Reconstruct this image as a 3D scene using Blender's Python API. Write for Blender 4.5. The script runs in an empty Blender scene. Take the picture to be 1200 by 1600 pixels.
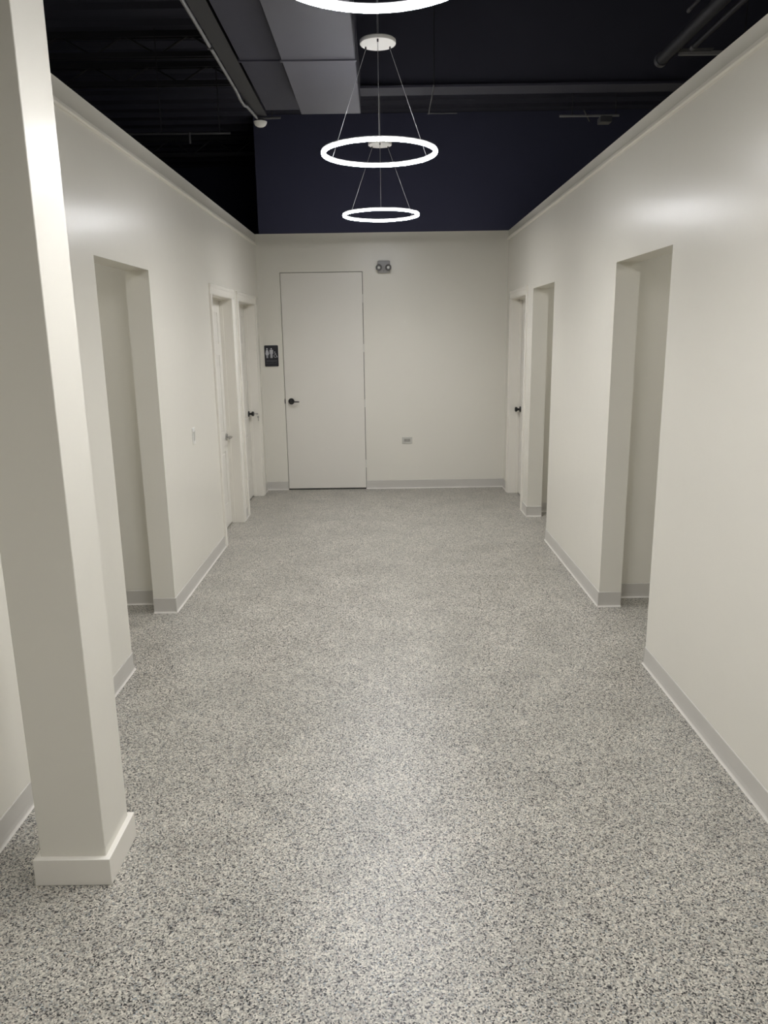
import bpy, bmesh, math, random
from mathutils import Vector, Matrix
random.seed(7)
scene = bpy.context.scene
COL = scene.collection

# ------------------------------------------------------------------ camera
cam_data = bpy.data.cameras.new('camera')
cam = bpy.data.objects.new('camera', cam_data)
COL.objects.link(cam)
yaw, pitch, roll = -0.0018, 0.2288, -0.0150
cy, sy, cp, sp = math.cos(yaw), math.sin(yaw), math.cos(pitch), math.sin(pitch)
fwd = Vector((sy * cp, cy * cp, -sp)); right = Vector((cy, -sy, 0)); up = right.cross(fwd)
r_ = right * math.cos(roll) + up * math.sin(roll)
u_ = up * math.cos(roll) - right * math.sin(roll)
M4 = Matrix(((r_.x, u_.x, -fwd.x, 0), (r_.y, u_.y, -fwd.y, 0), (r_.z, u_.z, -fwd.z, 1.752), (0, 0, 0, 1)))
cam.matrix_world = M4
cam_data.sensor_fit = 'HORIZONTAL'
cam_data.sensor_width = 36.0
cam_data.lens = 36.0 * 1183.2 / 1200.0
cam_data.clip_start = 0.05
scene.camera = cam

# ------------------------------------------------------------------ world, exposure
world = bpy.data.worlds.new('world')
scene.world = world
world.use_nodes = True
world.node_tree.nodes['Background'].inputs[0].default_value = (0.8, 0.85, 1.0, 1)
world.node_tree.nodes['Background'].inputs[1].default_value = 0.0
scene.view_settings.view_transform = 'Standard'
scene.view_settings.look = 'None'
scene.view_settings.gamma = 1.0
scene.view_settings.use_curve_mapping = False
scene.view_settings.exposure = -0.10
RING_POWER = 540.0       # downward diffuser face
RING_SIDE = 50.0          # glow of the diffuser's side faces
PASSAGE_FILL_POWER = 38.0  # strength of the fill lamps added in the side passages
RING_YS = [7.00, 4.70, 2.41, -0.30]        # the pendant row; the last one is added, unseen behind the camera, for brightness

# ------------------------------------------------------------------ materials
def lin(c):
    c = c / 255.0
    return c / 12.92 if c <= 0.04045 else ((c + 0.055) / 1.055) ** 2.4

def srgb(r, g, b): return (lin(r), lin(g), lin(b), 1)

def mat(name, col, rough=0.5, metal=0.0, spec=0.5, bump=0.0, bscale=60.0, var=0.0, vscale=2.0, emit=None, estr=0.0):
    m = bpy.data.materials.new(name); m.use_nodes = True
    nt = m.node_tree; b = nt.nodes['Principled BSDF']
    b.inputs['Base Color'].default_value = col
    b.inputs['Roughness'].default_value = rough
    b.inputs['Metallic'].default_value = metal
    b.inputs['Specular IOR Level'].default_value = spec
    tc = nt.nodes.new('ShaderNodeTexCoord')
    if var > 0:
        n = nt.nodes.new('ShaderNodeTexNoise'); n.inputs['Scale'].default_value = vscale; n.inputs['Detail'].default_value = 4
        nt.links.new(tc.outputs['Object'], n.inputs['Vector'])
        mx = nt.nodes.new('ShaderNodeMix'); mx.data_type = 'RGBA'
        mx.inputs['A'].default_value = tuple(c * (1 - var) for c in col[:3]) + (1,)
        mx.inputs['B'].default_value = tuple(min(1, c * (1 + var)) for c in col[:3]) + (1,)
        nt.links.new(n.outputs['Fac'], mx.inputs['Factor'])
        nt.links.new(mx.outputs['Result'], b.inputs['Base Color'])
    if bump > 0:
        n = nt.nodes.new('ShaderNodeTexNoise'); n.inputs['Scale'].default_value = bscale; n.inputs['Detail'].default_value = 3
        nt.links.new(tc.outputs['Object'], n.inputs['Vector'])
        bp = nt.nodes.new('ShaderNodeBump'); bp.inputs['Strength'].default_value = bump; bp.inputs['Distance'].default_value = 0.002
        nt.links.new(n.outputs['Fac'], bp.inputs['Height'])
        nt.links.new(bp.outputs['Normal'], b.inputs['Normal'])
    if emit:
        b.inputs['Emission Color'].default_value = emit
        b.inputs['Emission Strength'].default_value = estr
    return m

WALLC = (0.74, 0.716, 0.638, 1)
M = {}
M['wall'] = mat('wall_paint', WALLC, rough=0.26, spec=0.22, bump=0.35, bscale=9, var=0.012, vscale=1.5)
M['trim'] = mat('trim_paint', (0.78, 0.75, 0.675, 1), rough=0.35, bump=0.05, bscale=80)
M['door'] = mat('door_paint', (0.73, 0.705, 0.64, 1), rough=0.38, bump=0.08, bscale=40, var=0.01)
M['base'] = mat('cove_base_rubber', (0.55, 0.53, 0.485, 1), rough=0.5, bump=0.05, var=0.02, vscale=5)
M['toe'] = mat('cove_base_toe', (0.64, 0.615, 0.56, 1), rough=0.4, var=0.03, vscale=9)
M['black'] = mat('matte_black_metal', (0.012, 0.012, 0.012, 1), rough=0.35, var=0.1)
M['nickel'] = mat('brushed_nickel', (0.45, 0.44, 0.42, 1), rough=0.35, metal=1.0, bump=0.05)
M['ceil'] = mat('black_sprayed_ceiling', (0.040, 0.040, 0.056, 1), rough=0.75, spec=0.3, bump=0.3, bscale=20, var=0.15, vscale=1.2)
M['ceildark'] = mat('black_painted_wall', (0.058, 0.060, 0.100, 1), rough=0.8, spec=0.2, bump=0.2, bscale=12, var=0.1, vscale=1)
M['duct'] = mat('painted_duct_metal', (0.084, 0.084, 0.104, 1), rough=0.6, spec=0.4, bump=0.15, bscale=8, var=0.12, vscale=2)
M['steel'] = mat('painted_steel', (0.018, 0.018, 0.022, 1), rough=0.6, var=0.15, vscale=6)
M['galv'] = mat('galvanised_conduit', (0.22, 0.22, 0.22, 1), rough=0.5, metal=0.3, var=0.2, vscale=14)
M['galvdark'] = mat('dull_grey_pipe', (0.07, 0.07, 0.075, 1), rough=0.5, metal=0.3, var=0.2, vscale=10)
M['whiteplastic'] = mat('white_plastic', (0.72, 0.71, 0.67, 1), rough=0.4, var=0.01)
M['plate'] = mat('cover_plate_plastic', (0.55, 0.54, 0.49, 1), rough=0.4, var=0.01)
M['platedark'] = mat('receptacle_plastic', (0.36, 0.35, 0.31, 1), rough=0.45, var=0.02)
M['slot'] = mat('slot_dark', (0.03, 0.03, 0.03, 1), rough=0.6, var=0.05)
M['gap'] = mat('door_gap_painted_shade', (0.05, 0.05, 0.045, 1), rough=0.9, var=0.05)  # near-black colour standing in for the shade in the door gap
M['emgrey'] = mat('grey_fixture_plastic', (0.36, 0.35, 0.345, 1), rough=0.45, var=0.03)
M['emdark'] = mat('dark_grey_fixture_plastic', (0.12, 0.115, 0.11, 1), rough=0.4, var=0.03)
M['lens'] = mat('clear_lamp_lens', (0.85, 0.85, 0.82, 1), rough=0.15, var=0.01)
M['sign'] = mat('black_sign_plastic', (0.012, 0.012, 0.018, 1), rough=0.4, var=0.05)
M['signwhite'] = mat('sign_pictogram_grey', (0.50, 0.50, 0.52, 1), rough=0.5, var=0.02)
M['signgrey'] = mat('sign_raised_lettering', (0.16, 0.16, 0.18, 1), rough=0.5, var=0.02)
M['cable'] = mat('suspension_wire', (0.55, 0.55, 0.58, 1), rough=0.3, metal=0.6, var=0.05)
M['cord'] = mat('clear_power_cord', (0.55, 0.55, 0.58, 1), rough=0.4, var=0.05)
M['alu'] = mat('white_aluminium', (0.75, 0.75, 0.76, 1), rough=0.4, var=0.02)
M['led'] = mat('led_diffuser', (0.8, 0.8, 0.8, 1), rough=0.4, emit=(0.97, 0.97, 1.0, 1), estr=RING_POWER)
M['ledside'] = mat('led_diffuser_side', (0.8, 0.8, 0.8, 1), rough=0.4, emit=(0.97, 0.97, 1.0, 1), estr=RING_SIDE)
M['panel'] = mat('passage_fill_glow', (0.8, 0.8, 0.8, 1), rough=0.4, emit=(1.0, 0.985, 0.96, 1), estr=PASSAGE_FILL_POWER)  # glow of the added passage fill lamps

# flake epoxy floor
def floor_mat():
    m = bpy.data.materials.new('flake_epoxy_floor'); m.use_nodes = True
    nt = m.node_tree; b = nt.nodes['Principled BSDF']; N = nt.nodes.new; L = nt.links.new
    tc = N('ShaderNodeTexCoord')
    nz = N('ShaderNodeTexNoise'); nz.inputs['Scale'].default_value = 170; nz.inputs['Detail'].default_value = 2
    L(tc.outputs['Object'], nz.inputs['Vector'])
    sub = N('ShaderNodeVectorMath'); sub.operation = 'MULTIPLY_ADD'
    sub.inputs[1].default_value = (0.006, 0.006, 0.0)
    L(nz.outputs['Color'], sub.inputs[0]); L(tc.outputs['Object'], sub.inputs[2])
    v = N('ShaderNodeTexVoronoi'); v.voronoi_dimensions = '2D'; v.inputs['Scale'].default_value = 250
    L(sub.outputs[0], v.inputs['Vector'])
    sep = N('ShaderNodeSeparateColor'); L(v.outputs['Color'], sep.inputs[0])
    cr = N('ShaderNodeValToRGB'); cr.color_ramp.interpolation = 'CONSTANT'
    stops = [(0.0, (0.018, 0.017, 0.017)), (0.12, (0.12, 0.115, 0.105)), (0.20, (0.26, 0.255, 0.23)), (0.36, (0.39, 0.365, 0.31)),
             (0.56, (0.51, 0.482, 0.41)), (0.78, (0.67, 0.635, 0.54)), (0.93, (0.42, 0.365, 0.31)), (0.965, (0.30, 0.33, 0.33))]
    e = cr.color_ramp.elements
    e[0].position = 0; e[0].color = stops[0][1] + (1,)
    e[1].position = stops[1][0]; e[1].color = stops[1][1] + (1,)
    for p, c in stops[2:]:
        k = e.new(p); k.color = c + (1,)
    L(sep.outputs[0], cr.inputs[0])
    # slow patchiness of the broadcast flakes
    n2 = N('ShaderNodeTexNoise'); n2.inputs['Scale'].default_value = 3.5; n2.inputs['Detail'].default_value = 5
    L(tc.outputs['Object'], n2.inputs['Vector'])
    mr = N('ShaderNodeMapRange'); mr.inputs['From Min'].default_value = 0.3; mr.inputs['From Max'].default_value = 0.7
    mr.inputs['To Min'].default_value = 0.76; mr.inputs['To Max'].default_value = 0.95
    L(n2.outputs['Fac'], mr.inputs['Value'])
    mul = N('ShaderNodeVectorMath'); mul.operation = 'SCALE'
    L(cr.outputs['Color'], mul.inputs[0]); L(mr.outputs['Result'], mul.inputs['Scale'])
    L(mul.outputs[0], b.inputs['Base Color'])
    b.inputs['Roughness'].default_value = 0.33
    b.inputs['Specular IOR Level'].default_value = 0.5
    nb = N('ShaderNodeTexNoise'); nb.inputs['Scale'].default_value = 140; nb.inputs['Detail'].default_value = 2
    L(tc.outputs['Object'], nb.inputs['Vector'])
    bp = N('ShaderNodeBump'); bp.inputs['Strength'].default_value = 0.5; bp.inputs['Distance'].default_value = 0.002
    L(nb.outputs['Fac'], bp.inputs['Height']); L(bp.outputs['Normal'], b.inputs['Normal'])
    return m
M['floor'] = floor_mat()

# ------------------------------------------------------------------ mesh helpers
def tagp(o, label=None, cat=None, group=None, kind=None):
    if label: o['label'] = label
    if cat: o['category'] = cat
    if group: o['group'] = group
    if kind: o['kind'] = kind
    return o

class MB:
    """collects boxes, tubes, prisms and lathes into one mesh"""
    def __init__(s): s.bm = bmesh.new()
    def box(s, x0, x1, y0, y1, z0, z1):
        v = [s.bm.verts.new((x, y, z)) for x in (x0, x1) for y in (y0, y1) for z in (z0, z1)]
        for f in ((0, 1, 3, 2), (4, 6, 7, 5), (0, 4, 5, 1), (2, 3, 7, 6), (0, 2, 6, 4), (1, 5, 7, 3)):
            s.bm.faces.new([v[i] for i in f])
        return s
    def bbox(s, x0, x1, y0, y1, z0, z1, bev=0.003, seg=2):
        n0 = set(s.bm.verts)
        s.box(x0, x1, y0, y1, z0, z1)
        nv = [v for v in s.bm.verts if v not in n0]
        ed = {e for v in nv for e in v.link_edges}
        bmesh.ops.bevel(s.bm, geom=list(ed), offset=bev, segments=seg, affect='EDGES', profile=0.5)
        return s
    def tube(s, pts, r, n=10, caps=True):
        pts = [Vector(p) for p in pts]; rings = []
        prev = None
        for i, p in enumerate(pts):
            if i == 0: d = pts[1] - p
            elif i == len(pts) - 1: d = p - pts[i - 1]
            else: d = (pts[i + 1] - p).normalized() + (p - pts[i - 1]).normalized()
            d.normalize()
            if prev is None:
                a = d.orthogonal().normalized()
            else:
                a = (prev - d * prev.dot(d)).normalized()
            prev = a
            b = d.cross(a)
            rr = r[i] if isinstance(r, (list, tuple)) else r
            rings.append([s.bm.verts.new(p + a * rr * math.cos(2 * math.pi * k / n) + b * rr * math.sin(2 * math.pi * k / n)) for k in range(n)])
        for q in range(len(rings) - 1):
            for k in range(n):
                s.bm.faces.new((rings[q][k], rings[q][(k + 1) % n], rings[q + 1][(k + 1) % n], rings[q + 1][k]))
        if caps:
            s.bm.faces.new(list(reversed(rings[0]))); s.bm.faces.new(rings[-1])
        return s
    def lathe(s, prof, n=32, axis='Z', c=(0, 0, 0), closed=False):
        """prof: list of (radius, height) turned about an axis through c"""
        c = Vector(c)
        def P(r, h, a):
            x, y = r * math.cos(a), r * math.sin(a)
            return c + (Vector((x, y, h)) if axis == 'Z' else Vector((h, x, y)) if axis == 'X' else Vector((x, h, y)))
        rows = []
        for r, h in prof:
            if r < 1e-6: rows.append([s.bm.verts.new(P(0, h, 0))])
            else: rows.append([s.bm.verts.new(P(r, h, 2 * math.pi * k / n)) for k in range(n)])
        pairs = list(zip(rows, rows[1:]))
        if closed: pairs.append((rows[-1], rows[0]))
        for a, b in pairs:
            for k in range(n):
                k2 = (k + 1) % n
                if len(a) == 1 and len(b) == 1: continue
                if len(a) == 1: s.bm.faces.new((a[0], b[k], b[k2]))
                elif len(b) == 1: s.bm.faces.new((a[k], b[0], a[k2]))
                else: s.bm.faces.new((a[k], b[k], b[k2], a[k2]))
        return s
    def prism(s, poly, axis, a0, a1):
        """poly: 2D points; extruded along axis between a0 and a1"""
        def P(p, a):
            return (a, p[0], p[1]) if axis == 'X' else (p[0], a, p[1]) if axis == 'Y' else (p[0], p[1], a)
        A = [s.bm.verts.new(P(p, a0)) for p in poly]; B = [s.bm.verts.new(P(p, a1)) for p in poly]
        s.bm.faces.new(A); s.bm.faces.new(list(reversed(B)))
        for i in range(len(poly)):
            j = (i + 1) % len(poly)
            s.bm.faces.new((A[i], B[i], B[j], A[j]))
        return s
    def build(s, name, m, parent=None, loc=None, smooth=False, mats=None):
        bmesh.ops.recalc_face_normals(s.bm, faces=s.bm.faces)
        me = bpy.data.meshes.new(name)
        if loc is not None:
            bmesh.ops.translate(s.bm, verts=s.bm.verts, vec=-Vector(loc))
        s.bm.to_mesh(me); s.bm.free()
        me.materials.append(m)
        if smooth:
            for p in me.polygons: p.use_smooth = True
            try: me.set_sharp_from_angle(angle=math.radians(40))
            except Exception: pass
        o = bpy.data.objects.new(name, me); COL.objects.link(o)
        if loc is not None: o.location = loc
        if parent:
            o.parent = parent
        return o

def empty(name, loc=(0, 0, 0), **kw):
    o = bpy.data.objects.new(name, None); COL.objects.link(o); o.location = loc
    o.empty_display_size = 0.1
    return tagp(o, **kw)

def part(mb, name, m, root, **kw):
    """a part given in world coordinates, parented to an un-rotated root"""
    chain = Vector((0, 0, 0)); p = root
    while p: chain += p.location; p = p.parent
    bmesh.ops.translate(mb.bm, verts=mb.bm.verts, vec=-chain)
    return mb.build(name, m, root, **kw)

# ------------------------------------------------------------------ room dimensions (metres)
XL, XR, D, H = -1.384, 1.391, 8.748, 2.852
T = 0.142                      # partition thickness
ZC = 4.04                      # roof deck
Y0 = -5.5
OP_L = (3.825, 4.700, 2.150)   # cased-free opening on the left
OP_R = (3.805, 4.700, 2.155)
OP_R2 = (6.360, 7.245, 2.155)
DA = (6.375, 7.170, 2.095)     # door openings on the left
DB = (7.520, 8.420, 2.095)
DR = (7.585, 8.390, 2.112)
XO = 5.2                       # outer extent of the floor plate

def wall_with_openings(name, x0, x1, y0, y1, ops):
    mb = MB(); y = y0
    for a, b, z in ops:
        mb.box(x0, x1, y, a, 0, H); mb.box(x0, x1, a, b, z, H); y = b
    mb.box(x0, x1, y, y1, 0, H)
    o = mb.build(name, M['wall'])
    return tagp(o, kind='structure')

JT = 0.02  # jamb board
def grow(d): return (d[0] - JT, d[1] + JT, d[2] + JT)

fl = MB(); fl.box(-XO, XO, Y0 - 0.14, 11.2, -0.1, 0.0)
tagp(fl.build('floor', M['floor']), kind='structure', label='speckled grey flake epoxy floor running down the corridor')
wall_with_openings('wall_left', XL - T, XL, Y0, D, [OP_L, grow(DA), grow(DB)])['label'] = 'white painted corridor wall with two doors and an open doorway, left side'
wall_with_openings('wall_right', XR, XR + T, Y0, D, [OP_R, OP_R2, grow(DR)])['label'] = 'white painted corridor wall with two open doorways and one door, right side'
# far wall with the flush door
DF = (-1.131, -0.214, 2.447)
mb = MB()
mb.box(XL - T, DF[0], D, D + 0.14, 0, H); mb.box(DF[0], DF[1], D, D + 0.14, DF[2], H); mb.box(DF[1], XR + T, D, D + 0.14, 0, H)
tagp(mb.build('wall_far', M['wall']), kind='structure', label='white painted end wall with the flush door')
tagp(MB().box(XL - T, XR + T, Y0 - 0.14, Y0, 0, H).build('wall_near', M['wall']), kind='structure')
# side passages behind the openings
def passage(nm, sx, xin, y_near, y_far, xend):
    # far face, near face, end face
    a, b = sorted((xin, xend))
    tagp(MB().box(a, b, y_far, y_far + 0.12, 0, H).build('wall_%s_passage_far' % nm, M['wall']), kind='structure')
    tagp(MB().box(a, b, y_near - 0.12, y_near, 0, H).build('wall_%s_passage_near' % nm, M['wall']), kind='structure')
    e0, e1 = sorted((xend, xend + sx * 0.12))
    tagp(MB().box(e0, e1, y_near - 0.12, y_far + 0.12, 0, H).build('wall_%s_passage_end' % nm, M['wall']), kind='structure')
passage('left', -1, XL - T, OP_L[0] - 0.6, 4.868, -4.2)
passage('right', 1, XR + T, OP_R[0] - 0.6, 4.868, 4.2)
passage('right_back', 1, XR + T, OP_R2[0] - 0.5, 7.425, 4.2)

# an unseen round fill lamp added in each side passage to brighten it
def passage_fill_lamp(x, y, label):
    R = empty('added_fill_lamp', (x, y, 2.60), label=label, cat='added fill lamp')
    part(MB().lathe([(0, 2.66), (0.20, 2.66), (0.20, 2.61), (0.185, 2.60), (0.185, 2.615), (0, 2.615)], n=40, c=(x, y, 0)), 'lamp_body', M['alu'], R, smooth=True)
    part(MB().lathe([(0, 2.614), (0.184, 2.614), (0.18, 2.598), (0, 2.590)], n=40, c=(x, y, 0)), 'diffuser', M['panel'], R, smooth=True)
    part(MB().tube([(x, y, 2.66), (x, y, ZC + 0.02)], 0.008, n=8), 'stem', M['steel'], R)
passage_fill_lamp(-2.7, 4.0, 'added unseen round fill lamp in the side passage behind the left opening')
passage_fill_lamp(2.7, 4.0, 'added unseen round fill lamp in the side passage behind the nearer right opening')
passage_fill_lamp(2.7, 6.6, 'added unseen round fill lamp in the side passage behind the farther right opening')

# black plenum above: roof deck, upper end wall, outer walls
DK = MB()
# ribbed metal deck, ribs across the corridor
prof = []
y = Y0 - 0.14; pitch_ = 0.30
while y < 11.2:
    prof += [(y, ZC), (y + 0.12, ZC), (y + 0.14, ZC + 0.038), (y + 0.28, ZC + 0.038)]
    y += pitch_
prof = prof + [(prof[-1][0] + 0.02, ZC), (prof[-1][0] + 0.02, ZC + 0.12), (Y0 - 0.14, ZC + 0.12)]
DK.prism(prof, 'X', -XO, XO)
ceiling = tagp(DK.build('ceiling', M['ceil']), kind='structure', label='black sprayed open ceiling with steel deck and joists')
tagp(MB().box(XL + 0.045, XO, D + 0.0, D + 0.12, H + 0.001, ZC).build('wall_far_upper', M['ceildark']), kind='structure',
     label='black painted wall band above the white end wall')
tagp(MB().box(-XO, XO, 11.2, 11.3, 0, ZC).build('wall_back', M['ceildark']), kind='structure')
tagp(MB().box(-XO - 0.1, -XO, Y0 - 0.14, 11.2, 0, ZC).build('wall_left_outer', M['ceildark']), kind='structure')
tagp(MB().box(XO, XO + 0.1, Y0 - 0.14, 11.2, 0, ZC).build('wall_right_outer', M['ceildark']), kind='structure')
tagp(MB().box(-XO, XO, Y0 - 0.24, Y0 - 0.14, 0, ZC).build('wall_near_outer', M['ceildark']), kind='structure')

# ceiling joists: parts of the ceiling
def joist(yc, zb, solid, XA=-XO):
    mb = MB()
    if solid:
        mb.box(XA, XO, yc - 0.09, yc + 0.09, zb, zb + 0.014)
        mb.box(XA, XO, yc - 0.006, yc + 0.006, zb + 0.014, ZC - 0.012)
        mb.box(XA, XO, yc - 0.09, yc + 0.09, ZC - 0.014, ZC)
    else:
        for dy in (-0.035, 0.015):
            mb.box(-XO, XO, yc + dy, yc + dy + 0.02, zb, zb + 0.035)
            mb.box(-XO, XO, yc + dy, yc + dy + 0.02, ZC - 0.04, ZC)
        x = -XO; k = 0
        while x < XO - 0.3:
            z0, z1 = (zb + 0.02, ZC - 0.02) if k % 2 == 0 else (ZC - 0.02, zb + 0.02)
            mb.tube([(x, yc, z0), (x + 0.25, yc, z1)], 0.008, n=6)
            x += 0.25; k += 1
    return part(mb, 'roof_joist', M['steel'] if not solid else M['ceil'], ceiling)
joist(5.87, 3.425, True, -0.16)
for yj in (7.15, 6.48, 5.0, 3.95, 2.7, 1.4): joist(yj, 3.86, False)
joist(9.6, 3.83, False)

# ------------------------------------------------------------------ trim at the top of the side walls
def bead(name, x, sx, z, label):
    # slim moulding, bevelled profile, running along the wall
    p = [(x, z - 0.014), (x + sx * 0.010, z - 0.011), (x + sx * 0.016, z - 0.004), (x + sx * 0.016, z + 0.010), (x + sx * 0.012, z + 0.014), (x, z + 0.014)]
    o = MB().prism(p, 'Y', Y0, D).build(name, M['trim'])
    tagp(o, kind='structure', label=label)
bead('trim_1', XL, 1, 2.744, 'slim white moulding below the top of the left wall')
bead('trim_2', XR, -1, 2.765, 'slim white moulding below the top of the right wall')
# ------------------------------------------------------------------ cove baseboards
BH = 0.100
def cove(runs, name):
    """runs: list of (axis, wall coordinate, out direction, a0, a1); vinyl band and a flared toe"""
    mb = MB(); tm = MB()
    for ax, w, s, a0, a1 in runs:
        band = [(w, 0.006), (w + s * 0.007, 0.009), (w + s * 0.005, 0.03), (w + s * 0.004, BH - 0.003), (w + s * 0.002, BH), (w, BH)]
        toe = [(w, 0.0), (w + s * 0.014, 0.0), (w + s * 0.013, 0.002), (w + s * 0.009, 0.006), (w + s * 0.0075, 0.011), (w, 0.011)]
        mb.prism(band, ax, a0, a1); tm.prism(toe, ax, a0, a1)
    o = mb.build(name, M['base']); tagp(o, kind='structure', label='grey vinyl cove base along the foot of the wall')
    t = tm.build('toe_strip', M['toe'], o); t['label'] = 'pale toe of the cove base'
    return o
e = 0.008
CW = 0.087      # casing width
cove([('Y', XL, 1, Y0, OP_L[0] + e), ('Y', XL, 1, OP_L[1] - e, DA[0] - CW), ('Y', XL, 1, DA[1] + CW, DB[0] - CW), ('Y', XL, 1, DB[1] + CW, D - 0.02),
      ('X', OP_L[1], -1, XL - T, XL + e), ('X', OP_L[0], 1, XL - T, XL + e)], 'baseboard_left')
cove([('Y', XR, -1, Y0, OP_R[0] + e), ('Y', XR, -1, OP_R[1] - e, OP_R2[0] + e), ('Y', XR, -1, OP_R2[1] - e, DR[0] - CW), ('Y', XR, -1, DR[1] + CW, D - 0.02),
      ('X', OP_R[1], -1, XR - e, XR + T), ('X', OP_R[0], 1, XR - e, XR + T), ('X', OP_R2[1], -1, XR - e, XR + T), ('X', OP_R2[0], 1, XR - e, XR + T)], 'baseboard_right')
cove([('X', D, -1, XL, DF[0] + 0.002), ('X', D, -1, DF[1] - 0.002, XR)], 'baseboard_far')
cove([('X', 4.868, -1, -4.2, XL - T)], 'baseboard_left_passage')
cove([('X', 4.868, -1, XR + T, 4.2)], 'baseboard_right_passage')
cove([('X', 7.425, -1, XR + T, 4.2)], 'baseboard_right_back_passage')

# ------------------------------------------------------------------ panelled side doors
def lever_parts(root, x, sx, y, z, m, ydir, keyed=False):
    """rose + lever on a door face at x, projecting in sx, lever running towards ydir"""
    hb = MB()
    hb.lathe([(0, 0), (0.031, 0), (0.033, sx * 0.002), (0.033, sx * 0.009), (0.030, sx * 0.012), (0, sx * 0.012)], n=28, axis='X', c=(x, y, z))
    h = part(hb, 'door_handle', m, root, smooth=True)
    lb = MB()
    lb.tube([(x + sx * 0.010, y, z), (x + sx * 0.040, y, z), (x + sx * 0.052, y + ydir * 0.006, z), (x + sx * 0.056, y + ydir * 0.02, z),
             (x + sx * 0.056, y + ydir * 0.07, z - 0.001), (x + sx * 0.053, y + ydir * 0.115, z - 0.003)], [0.010, 0.010, 0.010, 0.009, 0.008, 0.007], n=12)
    return h, lb

def side_door(idx, xw, sx, d, label, handle_m, hz, knob=False):
    """xw: wall face, sx: towards the corridor (+1 left wall, -1 right wall), d: (near, far, head)"""
    y0, y1, zt = d
    root = empty('door_%d' % idx, (xw, (y0 + y1) / 2, 0), kind='structure', label=label)
    xi = xw - sx * T                   # far side of the wall
    # jamb lining
    j = MB()
    a, b = sorted((xw, xi))
    j.box(a, b, y0 - JT, y0, 0, zt + JT); j.box(a, b, y1, y1 + JT, 0, zt + JT); j.box(a, b, y0, y1, zt, zt + JT)
    part(j, 'door_jamb', M['trim'], root)
    # stop strip
    fx = xi + sx * 0.036               # door face
    s0, s1 = sorted((fx + sx * 0.001, fx + sx * 0.030))
    st = MB(); st.box(s0, s1, y0, y0 + 0.010, 0, zt); st.box(s0, s1, y1 - 0.010, y1, 0, zt); st.box(s0, s1, y0, y1, zt - 0.010, zt)
    part(st, 'door_stop', M['trim'], root)
    # casing with an eased, stepped profile
    c = MB()
    def prof(u0, u1):  # from opening edge u0 to outer u1
        w = u1 - u0
        return [(u0, 0), (u0, sx * 0.009), (u0 + w * 0.12, sx * 0.012), (u0 + w * 0.6, sx * 0.014), (u0 + w * 0.72, sx * 0.018), (u0 + w * 0.95, sx * 0.018), (u1, sx * 0.014), (u1, 0)]
    for u0, u1 in ((y0 - 0.003, y0 - CW), (y1 + 0.003, y1 + CW)):
        c.prism([(xw + q, u) for u, q in prof(u0, u1)], 'Z', 0, zt + 0.003)
    c.prism([(xw + q, u) for u, q in prof(zt + 0.003, zt + CW)], 'Y', y0 - CW, y1 + CW)
    part(c, 'door_casing', M['trim'], root)
    # six panel slab
    g = 0.003
    s = MB()
    a, b = sorted((xi + sx * 0.002, fx - sx * 0.006))
    s.box(a, b, y0 + g, y1 - g, 0.012, zt - g)
    a, b = sorted((fx - sx * 0.0065, fx))
    ys0, ys1 = y0 + g, y1 - g
    W = ys1 - ys0; stile = 0.112; mid = 0.10
    cols = [(ys0 + stile, ys0 + (W - mid) / 2), (ys0 + (W + mid) / 2, ys1 - stile)]
    rows = [(0.23, 0.72), (0.90, 1.60), (1.70, zt - 0.12)]
    def rb(u0, u1, v0, v1): s.bbox(a, b, u0, u1, v0, v1, bev=0.0028, seg=2)
    rb(ys0, ys0 + stile, 0.012, zt - g); rb(ys1 - stile, ys1, 0.012, zt - g)
    rb(cols[0][1], cols[1][0], 0.012, zt - g)
    zed = [0.012] + [q for r in rows for q in r] + [zt - g]
    for k in range(0, len(zed), 2):
        for c0, c1 in cols: rb(c0 - 0.002, c1 + 0.002, zed[k], zed[k + 1])
    for r0, r1 in rows:
        for c0, c1 in cols:
            s.bbox(a, b, c0 + 0.022, c1 - 0.022, r0 + 0.022, r1 - 0.022, bev=0.005, seg=2)
    slab = part(s, 'door_panel', M['door'], root)
    # handle on the far (latch) edge
    hy = y1 - 0.062
    if knob:
        kb = MB(); kb.lathe([(0, 0), (0.031, 0), (0.032, sx * 0.006), (0.028, sx * 0.012), (0.012, sx * 0.014), (0.011, sx * 0.03), (0.02, sx * 0.036),
                             (0.026, sx * 0.045), (0.026, sx * 0.055), (0.02, sx * 0.062), (0, sx * 0.064)], n=28, axis='X', c=(fx, hy, hz))
        part(kb, 'door_knob', handle_m, slab, smooth=True)
    else:
        h, lb = lever_parts(slab, fx, sx, hy, hz, handle_m, -1)
        part(lb, 'door_lever', handle_m, slab, smooth=True)
    return root, fx, hy
side_door(1, XL, 1, DA, 'white six panel door in the left wall, nearer the camera, with a silver handle', M['nickel'], 0.845)
_, kx, ky = side_door(2, XL, 1, DB, 'white six panel door in the left wall beside the end wall, with a black handle', M['black'], 0.935, knob=True)
side_door(3, XR, -1, DR, 'white panel door in the right wall beside the end wall, with a black knob', M['black'], 0.945, knob=True)

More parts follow.
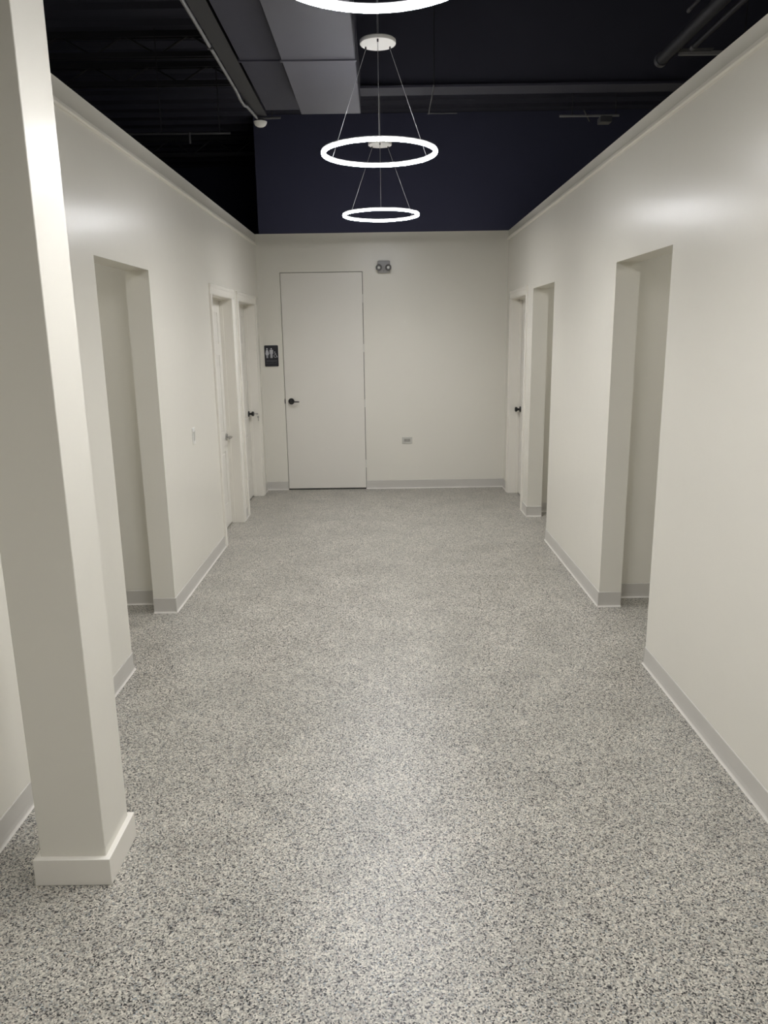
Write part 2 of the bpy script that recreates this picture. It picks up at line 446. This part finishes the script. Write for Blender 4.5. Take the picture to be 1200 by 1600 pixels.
# keys hanging from the black knob
K = empty('key_ring', (kx + 0.068, ky, 0.935), label='small ring of keys hanging from the black door knob on the left', cat='keys')
mb = MB(); mb.box(kx + 0.060, kx + 0.088, ky - 0.0012, ky + 0.0012, 0.931, 0.939); mb.lathe([(0.0, -0.0012), (0.010, -0.0012), (0.010, 0.0012), (0.0, 0.0012)], n=16, axis='Y', c=(kx + 0.096, ky, 0.935))
part(mb, 'key', M['nickel'], K)
pts = [(kx + 0.104 + 0.013 * math.sin(t), ky, 0.922 + 0.013 * math.cos(t)) for t in [2 * math.pi * i / 20 for i in range(21)]]
part(MB().tube(pts, 0.0012, n=6, caps=False), 'ring', M['nickel'], K, smooth=True)
mb = MB(); mb.lathe([(0.0, -0.0012), (0.012, -0.0012), (0.012, 0.0012), (0.0, 0.0012)], n=16, axis='Y', c=(kx + 0.106, ky, 0.900)); mb.box(kx + 0.102, kx + 0.110, ky - 0.0012, ky + 0.0012, 0.856, 0.892)
mb.box(kx + 0.110, kx + 0.113, ky - 0.0012, ky + 0.0012, 0.862, 0.868); mb.box(kx + 0.110, kx + 0.113, ky - 0.0012, ky + 0.0012, 0.874, 0.880)
part(mb, 'key', M['nickel'], K)

# ------------------------------------------------------------------ flush door in the end wall
root = empty('door_4', ((DF[0] + DF[1]) / 2, D, 0), kind='structure', label='tall flush white frameless door in the end wall with a black lever')
g = 0.0055
sl = MB(); sl.bbox(DF[0] + g, DF[1] - g, D + 0.0, D + 0.044, 0.014, DF[2] - g, bev=0.0015, seg=1)
slab = part(sl, 'door_panel', M['door'], root)
mb = MB(); mb.box(DF[0], DF[1], D + 0.055, D + 0.10, 0.0, DF[2])
part(mb, 'door_gap_shade', M['gap'], root)  # dark sheet behind the slab, painted shade seen through the gap
hx, hz = -1.058, 1.034
mb = MB(); mb.lathe([(0, 0), (0.033, 0), (0.035, -0.002), (0.035, -0.009), (0.033, -0.011), (0, -0.011)], n=36, axis='Y', c=(hx, D, hz))
part(mb, 'door_handle', M['black'], slab, smooth=True)
mb = MB(); mb.tube([(hx, D - 0.008, hz), (hx, D - 0.045, hz), (hx + 0.008, D - 0.053, hz - 0.001), (hx + 0.02, D - 0.055, hz - 0.002), (hx + 0.095, D - 0.055, hz - 0.004)],
                   [0.011, 0.011, 0.0105, 0.0075, 0.006], n=12)
part(mb, 'door_lever', M['black'], slab, smooth=True)
mb = MB(); mb.box(DF[0] - 0.004, DF[0] + 0.004, D - 0.002, D + 0.03, hz - 0.025, hz + 0.028)
part(mb, 'latch_plate', M['black'], root)
for zz in (2.16, 1.62, 1.0, 0.30):
    mb = MB(); mb.tube([(DF[1] - 0.002, D - 0.002, zz - 0.045), (DF[1] - 0.002, D - 0.002, zz + 0.045)], 0.0035, n=8)
    part(mb, 'hinge', M['whiteplastic'], root)
mb = MB(); mb.box(DF[0] + 0.004, DF[1] - 0.004, D - 0.004, D + 0.12, 0.0, 0.008)
part(mb, 'threshold', M['gap'], root)

# ------------------------------------------------------------------ restroom sign
sx0, sx1, sz0, sz1 = -1.339, -1.184, 1.429, 1.664
S = empty('restroom_sign', ((sx0 + sx1) / 2, D, (sz0 + sz1) / 2), label='black restroom sign with two figures and a wheelchair symbol, beside the flush door', cat='sign')
def rrect(x0, x1, z0, z1, r, n=6):
    pts = []
    for cx, cz, a0 in ((x1 - r, z1 - r, 0), (x0 + r, z1 - r, 90), (x0 + r, z0 + r, 180), (x1 - r, z0 + r, 270)):
        for k in range(n + 1):
            a = math.radians(a0 + 90 * k / n); pts.append((cx + r * math.cos(a), cz + r * math.sin(a)))
    return pts
part(MB().prism(rrect(sx0, sx1, sz0, sz1, 0.010), 'Y', D - 0.006, D), 'sign_board', M['sign'], S)
yf0, yf1 = D - 0.0078, D - 0.0058
def figure(cx, ztop, woman):
    f = MB()
    f.lathe([(0, 0), (0.0085, 0), (0.0085, 0.0018), (0, 0.0018)], n=20, axis='Y', c=(cx, yf0, ztop - 0.0085))
    z = ztop - 0.020
    if woman:
        pl = [(cx - 0.010, z), (cx + 0.010, z), (cx + 0.021, z - 0.045), (cx + 0.015, z - 0.047), (cx + 0.009, z - 0.022), (cx + 0.017, z - 0.058), (cx + 0.009, z - 0.058),
              (cx + 0.009, z - 0.090), (cx + 0.002, z - 0.090), (cx + 0.002, z - 0.058), (cx - 0.002, z - 0.058), (cx - 0.002, z - 0.090), (cx - 0.009, z - 0.090), (cx - 0.009, z - 0.058),
              (cx - 0.017, z - 0.058), (cx - 0.009, z - 0.022), (cx - 0.015, z - 0.047), (cx - 0.021, z - 0.045)]
    else:
        pl = [(cx - 0.015, z), (cx + 0.015, z), (cx + 0.020, z - 0.006), (cx + 0.020, z - 0.044), (cx + 0.0145, z - 0.044), (cx + 0.0135, z - 0.010), (cx + 0.0115, z - 0.010),
              (cx + 0.0115, z - 0.090), (cx + 0.0015, z - 0.090), (cx + 0.0015, z - 0.046), (cx - 0.0015, z - 0.046), (cx - 0.0015, z - 0.090), (cx - 0.0115, z - 0.090),
              (cx - 0.0115, z - 0.010), (cx - 0.0135, z - 0.010), (cx - 0.0145, z - 0.044), (cx - 0.020, z - 0.044), (cx - 0.020, z - 0.006)]
    f.prism(pl, 'Y', yf0, yf1)
    return f
part(figure(-1.309, 1.634, True), 'pictogram', M['signwhite'], S, )['label'] = 'pale figure of a woman'
part(figure(-1.261, 1.634, False), 'pictogram', M['signwhite'], S)['label'] = 'pale figure of a man'
part(MB().box(-1.286, -1.284, yf0, yf1, 1.526, 1.632), 'divider_line', M['signgrey'], S)
w = MB()
wx, wz = -1.217, 1.547
pts = [(wx + 0.016 * math.cos(a), D - 0.0068, wz + 0.016 * math.sin(a)) for a in [math.radians(q) for q in range(130, 371, 15)]]
w.tube(pts, 0.0024, n=6)
w.tube([(wx - 0.004, D - 0.0068, wz + 0.036), (wx - 0.001, D - 0.0068, wz + 0.010), (wx + 0.013, D - 0.0068, wz + 0.008), (wx + 0.021, D - 0.0068, wz - 0.014), (wx + 0.027, D - 0.0068, wz - 0.012)], 0.0026, n=6)
w.tube([(wx - 0.002, D - 0.0068, wz + 0.024), (wx + 0.011, D - 0.0068, wz + 0.022)], 0.0022, n=6)
w.lathe([(0, 0), (0.0052, 0), (0.0052, 0.0018), (0, 0.0018)], n=16, axis='Y', c=(wx - 0.005, yf0, wz + 0.043))
part(w, 'pictogram', M['signwhite'], S)['label'] = 'pale wheelchair symbol'
# raised word and braille row
fc = bpy.data.curves.new('lettering', 'FONT'); fc.body = 'RESTROOM'; fc.size = 0.0205; fc.align_x = 'CENTER'; fc.align_y = 'CENTER'; fc.extrude = 0.0008
fo = bpy.data.objects.new('lettering_curve', fc); COL.objects.link(fo)
bpy.context.view_layer.update()
me = bpy.data.meshes.new_from_object(fo.evaluated_get(bpy.context.evaluated_depsgraph_get()))
bpy.data.objects.remove(fo)
me.materials.clear(); me.materials.append(M['signgrey'])
lo = bpy.data.objects.new('lettering', me); COL.objects.link(lo); lo.parent = S
lo.rotation_euler = (math.radians(90), 0, 0); lo.scale = (1.12, 0.72, 1)
lo.location = (0, -0.0065, 1.4905 - (sz0 + sz1) / 2)
b = MB()
for i in range(10):
    for (dx, dz), bit in zip([(0, 0), (0, 1), (0, 2), (1, 0), (1, 1), (1, 2)], [random.random() < .6 for _ in range(6)]):
        if bit:
            cx, cz = -1.326 + i * 0.0128 + dx * 0.0048, 1.4625 + dz * 0.0042
            b.lathe([(0.0013, 0.0), (0.0013, -0.0006), (0, -0.0012)], n=8, axis='Y', c=(cx, D - 0.006, cz))
part(b, 'braille_row', M['signgrey'], S)

# ------------------------------------------------------------------ emergency light
E_ = empty('emergency_light', (0.023, D, 2.488), label='small grey emergency light with two round lamp heads, high on the end wall', cat='light fixture')
part(MB().bbox(-0.045, 0.091, D - 0.05, D, 2.424, 2.553, bev=0.010, seg=3), 'housing', M['emgrey'], E_, smooth=True)
for hx_, dx in ((-0.032, -0.18), (0.071, 0.18)):
    hb = MB()
    hb.lathe([(0.010, 0.0), (0.012, -0.012), (0.030, -0.030), (0.034, -0.052), (0.034, -0.058), (0.030, -0.060), (0.026, -0.054), (0.0, -0.050)], n=28, axis='Y', c=(hx_, D - 0.048, 2.476))
    hd = part(hb, 'lamp_head', M['emdark'], E_, smooth=True)
    lb = MB(); lb.lathe([(0.0, -0.0665), (0.010, -0.064), (0.0155, -0.056), (0.0155, -0.050), (0.0, -0.050)], n=20, axis='Y', c=(hx_, D - 0.048, 2.476))
    part(lb, 'lens', M['lens'], hd, smooth=True)
part(MB().lathe([(0, 0), (0.004, 0), (0.004, -0.003), (0, -0.0035)], n=12, axis='Y', c=(0.02, D - 0.05, 2.445)), 'test_button', M['emdark'], E_)

# ------------------------------------------------------------------ outlet and light switch
O_ = empty('wall_outlet', (0.265, D, 0.566), label='small horizontal electrical outlet low on the end wall', cat='outlet')
part(MB().bbox(0.205, 0.325, D - 0.006, D, 0.527, 0.606, bev=0.002), 'cover_plate', M['plate'], O_)
rc = MB(); rc.bbox(0.228, 0.302, D - 0.0085, D - 0.005, 0.550, 0.584, bev=0.0015)
rec = part(rc, 'receptacle', M['platedark'], O_)
for cx in (0.246, 0.284):
    sl = MB()
    sl.box(cx - 0.006, cx + 0.003, D - 0.0092, D - 0.0083, 0.5735, 0.5755); sl.box(cx - 0.006, cx + 0.003, D - 0.0092, D - 0.0083, 0.561, 0.563)
    sl.lathe([(0, 0), (0.0022, 0), (0.0022, -0.0008), (0, -0.0008)], n=10, axis='Y', c=(cx + 0.0095, D - 0.0084, 0.568))
    part(sl, 'socket', M['slot'], rec)
W_ = empty('light_switch', (XL, 5.478, 1.064), label='white light switch plate on the left wall before the six panel door', cat='switch')
part(MB().bbox(XL, XL + 0.006, 5.443, 5.513, 1.004, 1.124, bev=0.002), 'cover_plate', M['whiteplastic'], W_)
part(MB().prism([(XL + 0.005, 1.030), (XL + 0.0085, 1.030), (XL + 0.0115, 1.096), (XL + 0.005, 1.096)], 'Y', 5.461, 5.495), 'rocker', M['plate'], W_)

# ------------------------------------------------------------------ column in the foreground
C_ = empty('square_column', (-1.0445, 2.283, 0), label='square white painted column with a stepped base, standing near the left wall', cat='column')
part(MB().bbox(-1.152, -0.937, 2.175, 2.392, 0, ZC, bev=0.002, seg=1), 'shaft', M['wall'], C_)
b = MB()
for q in (0,):
    b.bbox(-1.171, -0.919, 2.156, 2.411, 0.0, 0.096, bev=0.0018, seg=2)
part(b, 'plinth', M['trim'], C_)

# ------------------------------------------------------------------ ring pendants
RR, RZ, CZ = 0.322, 2.775, 3.333
def make_ring():
    R = empty('ring_pendant_light', (0, 0, RZ))
    n = 96
    # channel: upper shell of the profile; diffuser: rounded lower and side faces that glow
    hw, hh = 0.0115, 0.0115
    top = [(RR - hw * 0.80, 0.004), (RR - hw * 0.80, hh), (RR + hw * 0.80, hh), (RR + hw * 0.80, 0.004)]
    MB().lathe(top, n=n, closed=True).build('housing', M['alu'], R, smooth=True)
    dif = [(RR - hw * 0.80, 0.005), (RR - hw, 0.001), (RR - hw, -hh + 0.007), (RR - hw * 0.8, -hh + 0.001), (RR - hw * 0.62, -hh),
           (RR + hw * 0.62, -hh), (RR + hw * 0.8, -hh + 0.001), (RR + hw, -hh + 0.007), (RR + hw, 0.001), (RR + hw * 0.80, 0.005)]
    dif[5:5] = [(RR - hw * 0.62, -hh + 0.008), (RR + hw * 0.62, -hh + 0.008)]
    d = MB().lathe(dif, n=n, closed=True).build('diffuser', M['ledside'], R, smooth=True)
    d.data.materials.append(M['led'])
    for p in d.data.polygons:              # the lower lens, set back inside the channel, carries the strong light
        if p.normal.z < -0.95 and p.center.z > -hh + 0.005: p.material_index = 1
    c = MB(); z = CZ - RZ
    c.lathe([(0, z + 0.022), (0.096, z + 0.022), (0.101, z + 0.018), (0.101, z + 0.003), (0.099, z), (0, z)], n=48)
    can = c.build('canopy', M['whiteplastic'], R, smooth=True)
    for a in (-90, 30, 150):
        ca, sa = math.cos(math.radians(a)), math.sin(math.radians(a))
        MB().lathe([(0, z + 0.001), (0.005, z + 0.001), (0.005, z - 0.012), (0.002, z - 0.016), (0, z - 0.016)], n=12, c=(ca * 0.079, sa * 0.079, 0)).build('cable_gripper', M['galvdark'], can, smooth=True)
        rad = 0.0012 if a != -90 else 0.0016
        MB().tube([(ca * 0.079, sa * 0.079, z - 0.012), (ca * RR, sa * RR, hh + 0.001)], rad, n=8).build('suspension_cable' if a != -90 else 'power_cord', M['cable'] if a != -90 else M['cord'], R)
    MB().tube([(0, 0, z + 0.02), (0, 0, ZC - RZ + 0.02)], 0.006, n=10).build('stem', M['cable'], R)
    return R
labels = ['smallest looking ring pendant light, the farthest, nearest the end wall',
          'ring pendant light in the middle of the corridor, the one shown whole and largest',
          'ring pendant light just at the top edge of the picture, nearest seen',
          'added ring pendant light, unseen behind the camera, above the frame']
proto = make_ring()
for i, yy in enumerate(RING_YS):
    if i == 0: R = proto
    else:
        R = proto.copy(); COL.objects.link(R)
        for ch in list(proto.children):
            c = ch.copy(); COL.objects.link(c); c.parent = R
            for g_ in ch.children:
                d_ = g_.copy(); COL.objects.link(d_); d_.parent = c
    R.location = (0.0 - 0.004 * i, yy, RZ)
    tagp(R, label=labels[i], cat='pendant light', group='ring pendant lights down the corridor')

# ------------------------------------------------------------------ ducts and services in the ceiling
def duct(x0, x1, y0, y1, z0, z1, seams, label, m=None):
    R = empty('air_duct', ((x0 + x1) / 2, (y0 + y1) / 2, z0), label=label, cat='duct')
    part(MB().bbox(x0, x1, y0, y1, z0, z1, bev=0.004, seg=1), 'duct_run', m or M['duct'], R)
    for ys in seams:
        f = MB(); t = 0.008
        f.prism([(x0 - t, z1), (x0 - t, z0 - t), (x1 + t, z0 - t), (x1 + t, z1), (x1, z1), (x1, z0), (x0, z0), (x0, z1)], 'Y', ys - 0.008, ys + 0.008)
        part(f, 'seam_flange', m or M['duct'], R)
    for ys in [y0 + 0.4 + k * 1.6 for k in range(int((y1 - y0) / 1.6) + 1)]:
        if ys < y1 - 0.1:
            for xx in (x0 - 0.004, x1 + 0.002):
                part(MB().box(xx, xx + 0.002, ys - 0.015, ys + 0.015, z0 + 0.05, ZC + 0.02), 'hanger_strap', M['steel'], R)
    return R
duct(-0.534, -0.128, -1.0, 5.65, 3.230, 3.50, (4.61, 3.4, 2.2, 1.0), 'long rectangular dark grey air duct above the corridor, left of the pendants')
duct(-0.81, -0.565, 2.4, 5.90, 3.326, 3.55, (3.8, 4.9), 'narrow dark air duct between the wide duct and the grey conduit', M['ceil'])
def hung(R, x, y, z):
    part(MB().tube([(x, y, z), (x, y, ZC + 0.02)], 0.004, n=6), 'hanger_wire', M['steel'], R)

# beam and conduit on the left
B_ = empty('steel_beam', (-0.884, 3.0, 3.35), label='dark steel beam running lengthwise above the left wall beside the conduit', cat='beam')
w0, w1 = -0.932, -0.836
part(MB().prism([(w0, 3.350), (w1, 3.350), (w1, 3.360), (-0.880, 3.360), (-0.880, 3.560), (w1, 3.560), (w1, 3.570), (w0, 3.570), (w0, 3.560), (-0.888, 3.560), (-0.888, 3.360), (w0, 3.360)], 'Y', -1.5, 6.14), 'beam_section', M['steel'], B_)
for yy in (0.5, 2.5, 4.5, 6.0): part(MB().box(-0.890, -0.878, yy, yy + 0.01, 3.565, ZC + 0.02), 'hanger_plate', M['steel'], B_)
def tube_thing(name, pts, r, m, label, cat, extra=None, group=None):
    c = Vector(pts[0]); R = empty(name, c, label=label, cat=cat, group=group)
    part(MB().tube(pts, r, n=12), 'tube', m, R, smooth=True)
    if extra: extra(R)
    return R
def straps(R):
    for yy in (4.74, 5.80, 3.5, 2.1):
        part(MB().box(-0.962, -0.934, yy - 0.012, yy + 0.012, 3.335, 3.362), 'strap', M['steel'], R)
tube_thing('electrical_conduit', [(-0.946, -1.0, 3.346), (-0.947, 5.48, 3.346), (-0.944, 5.54, 3.338), (-0.941, 5.62, 3.322), (-0.938, 5.76, 3.322), (-0.928, 5.82, 3.330), (-0.908, 6.16, 3.338)],
           0.010, M['galv'], 'bright grey electrical conduit running along the left ceiling beam', 'conduit', straps)
tube_thing('electrical_conduit', [(-0.905, 6.16, 3.342), (-0.736, 6.15, 3.342)], 0.009, M['galvdark'], 'short dark conduit stub crossing at the end of the left beam', 'conduit', lambda R: hung(R, -0.80, 6.155, 3.342))
def farleft(R):
    part(MB().tube([(-1.484, 6.42, 3.314), (-1.484, 6.42, 3.238)], 0.009, n=10), 'drop', M['galvdark'], R)
    hung(R, -1.70, 6.418, 3.31); hung(R, -1.25, 6.43, 3.31)
tube_thing('electrical_conduit', [(-2.08, 6.416, 3.310), (-1.168, 6.432, 3.310)], 0.008, M['galvdark'], 'thin dark conduit across the far left of the ceiling', 'conduit', farleft)
def rightbits(R):
    part(MB().bbox(1.624, 1.712, 6.08, 6.168, 3.262, 3.302, bev=0.004), 'junction_box', M['galvdark'], R)
    part(MB().tube([(1.472, 5.96, 3.310), (1.584, 6.24, 3.310)], 0.005, n=8), 'brace_wire', M['galvdark'], R)
    hung(R, 1.42, 6.10, 3.31); hung(R, 1.74, 6.104, 3.31)
tube_thing('electrical_conduit', [(1.328, 6.10, 3.310), (1.768, 6.104, 3.310)], 0.0085, M['galv'], 'short bright conduit crossing the ceiling above the right wall, with a junction box', 'conduit', rightbits)
# smoke detector
DT = empty('smoke_detector', (-0.892, 6.176, 3.322), label='white dome detector at the end of the left ceiling beam', cat='detector')
part(MB().lathe([(0, -0.036), (0.024, -0.034), (0.040, -0.024), (0.048, -0.010), (0.050, 0.0), (0, 0.0)], n=32, c=(-0.892, 6.176, 3.322)), 'dome', M['whiteplastic'], DT, smooth=True)
part(MB().lathe([(0.036, 0.0), (0.036, 0.022), (0.0, 0.022), (0.0, 0.0)], n=24, c=(-0.892, 6.176, 3.322)), 'mounting_box', M['steel'], DT)
# pipes above the right wall, running lengthwise
for xx, zz, y1, r, lb in ((1.76, 3.40, 5.24, 0.036, 'thick dark pipe running lengthwise above the right wall'),
                          (1.864, 3.39, 5.00, 0.016, 'thin dark pipe running lengthwise right of the thick pipe above the right wall'),
                          (1.68, 3.44, 4.60, 0.010, 'slender dark pipe left of the thick pipe above the right wall')):
    P_ = tube_thing('overhead_pipe', [(xx, -1.0, zz), (xx, y1, zz)], r, M['steel'], lb, 'pipe')
    part(MB().lathe([(r * 0.7, 0.0), (r * 1.15, 0.0), (r * 1.15, -0.04), (r * 0.7, -0.04)], n=20, axis='Y', c=(xx, y1 + 0.005, zz), closed=True), 'end_collar', M['galvdark'], P_)
    for yy in (0.5, 2.3, 4.1): hung(P_, xx, yy, zz + r)
ST = empty('strut_channel', (2.1, 5.08, 3.376), label='pale metal strut crossing the ceiling above the right wall beside the dark pipes', cat='strut')
part(MB().box(1.808, 2.5, 5.065, 5.08, 3.372, 3.394), 'channel', M['galv'], ST)
part(MB().box(1.808, 2.00, 5.02, 5.065, 3.390, 3.396), 'bracket_plate', M['galvdark'], ST)
hung(ST, 2.2, 5.072, 3.39)
tube_thing('hanger_rod', [(0.356, 5.992, 3.310), (0.376, 5.72, 3.422)], 0.005, M['galvdark'], 'thin slanted hanger rod over the middle of the corridor', 'rod',
           lambda R: (part(MB().tube([(0.344, 5.985, 3.311), (0.560, 5.985, 3.311)], 0.004, n=8), 'cross_rod', M['galvdark'], R), hung(R, 0.376, 5.72, 3.42)))
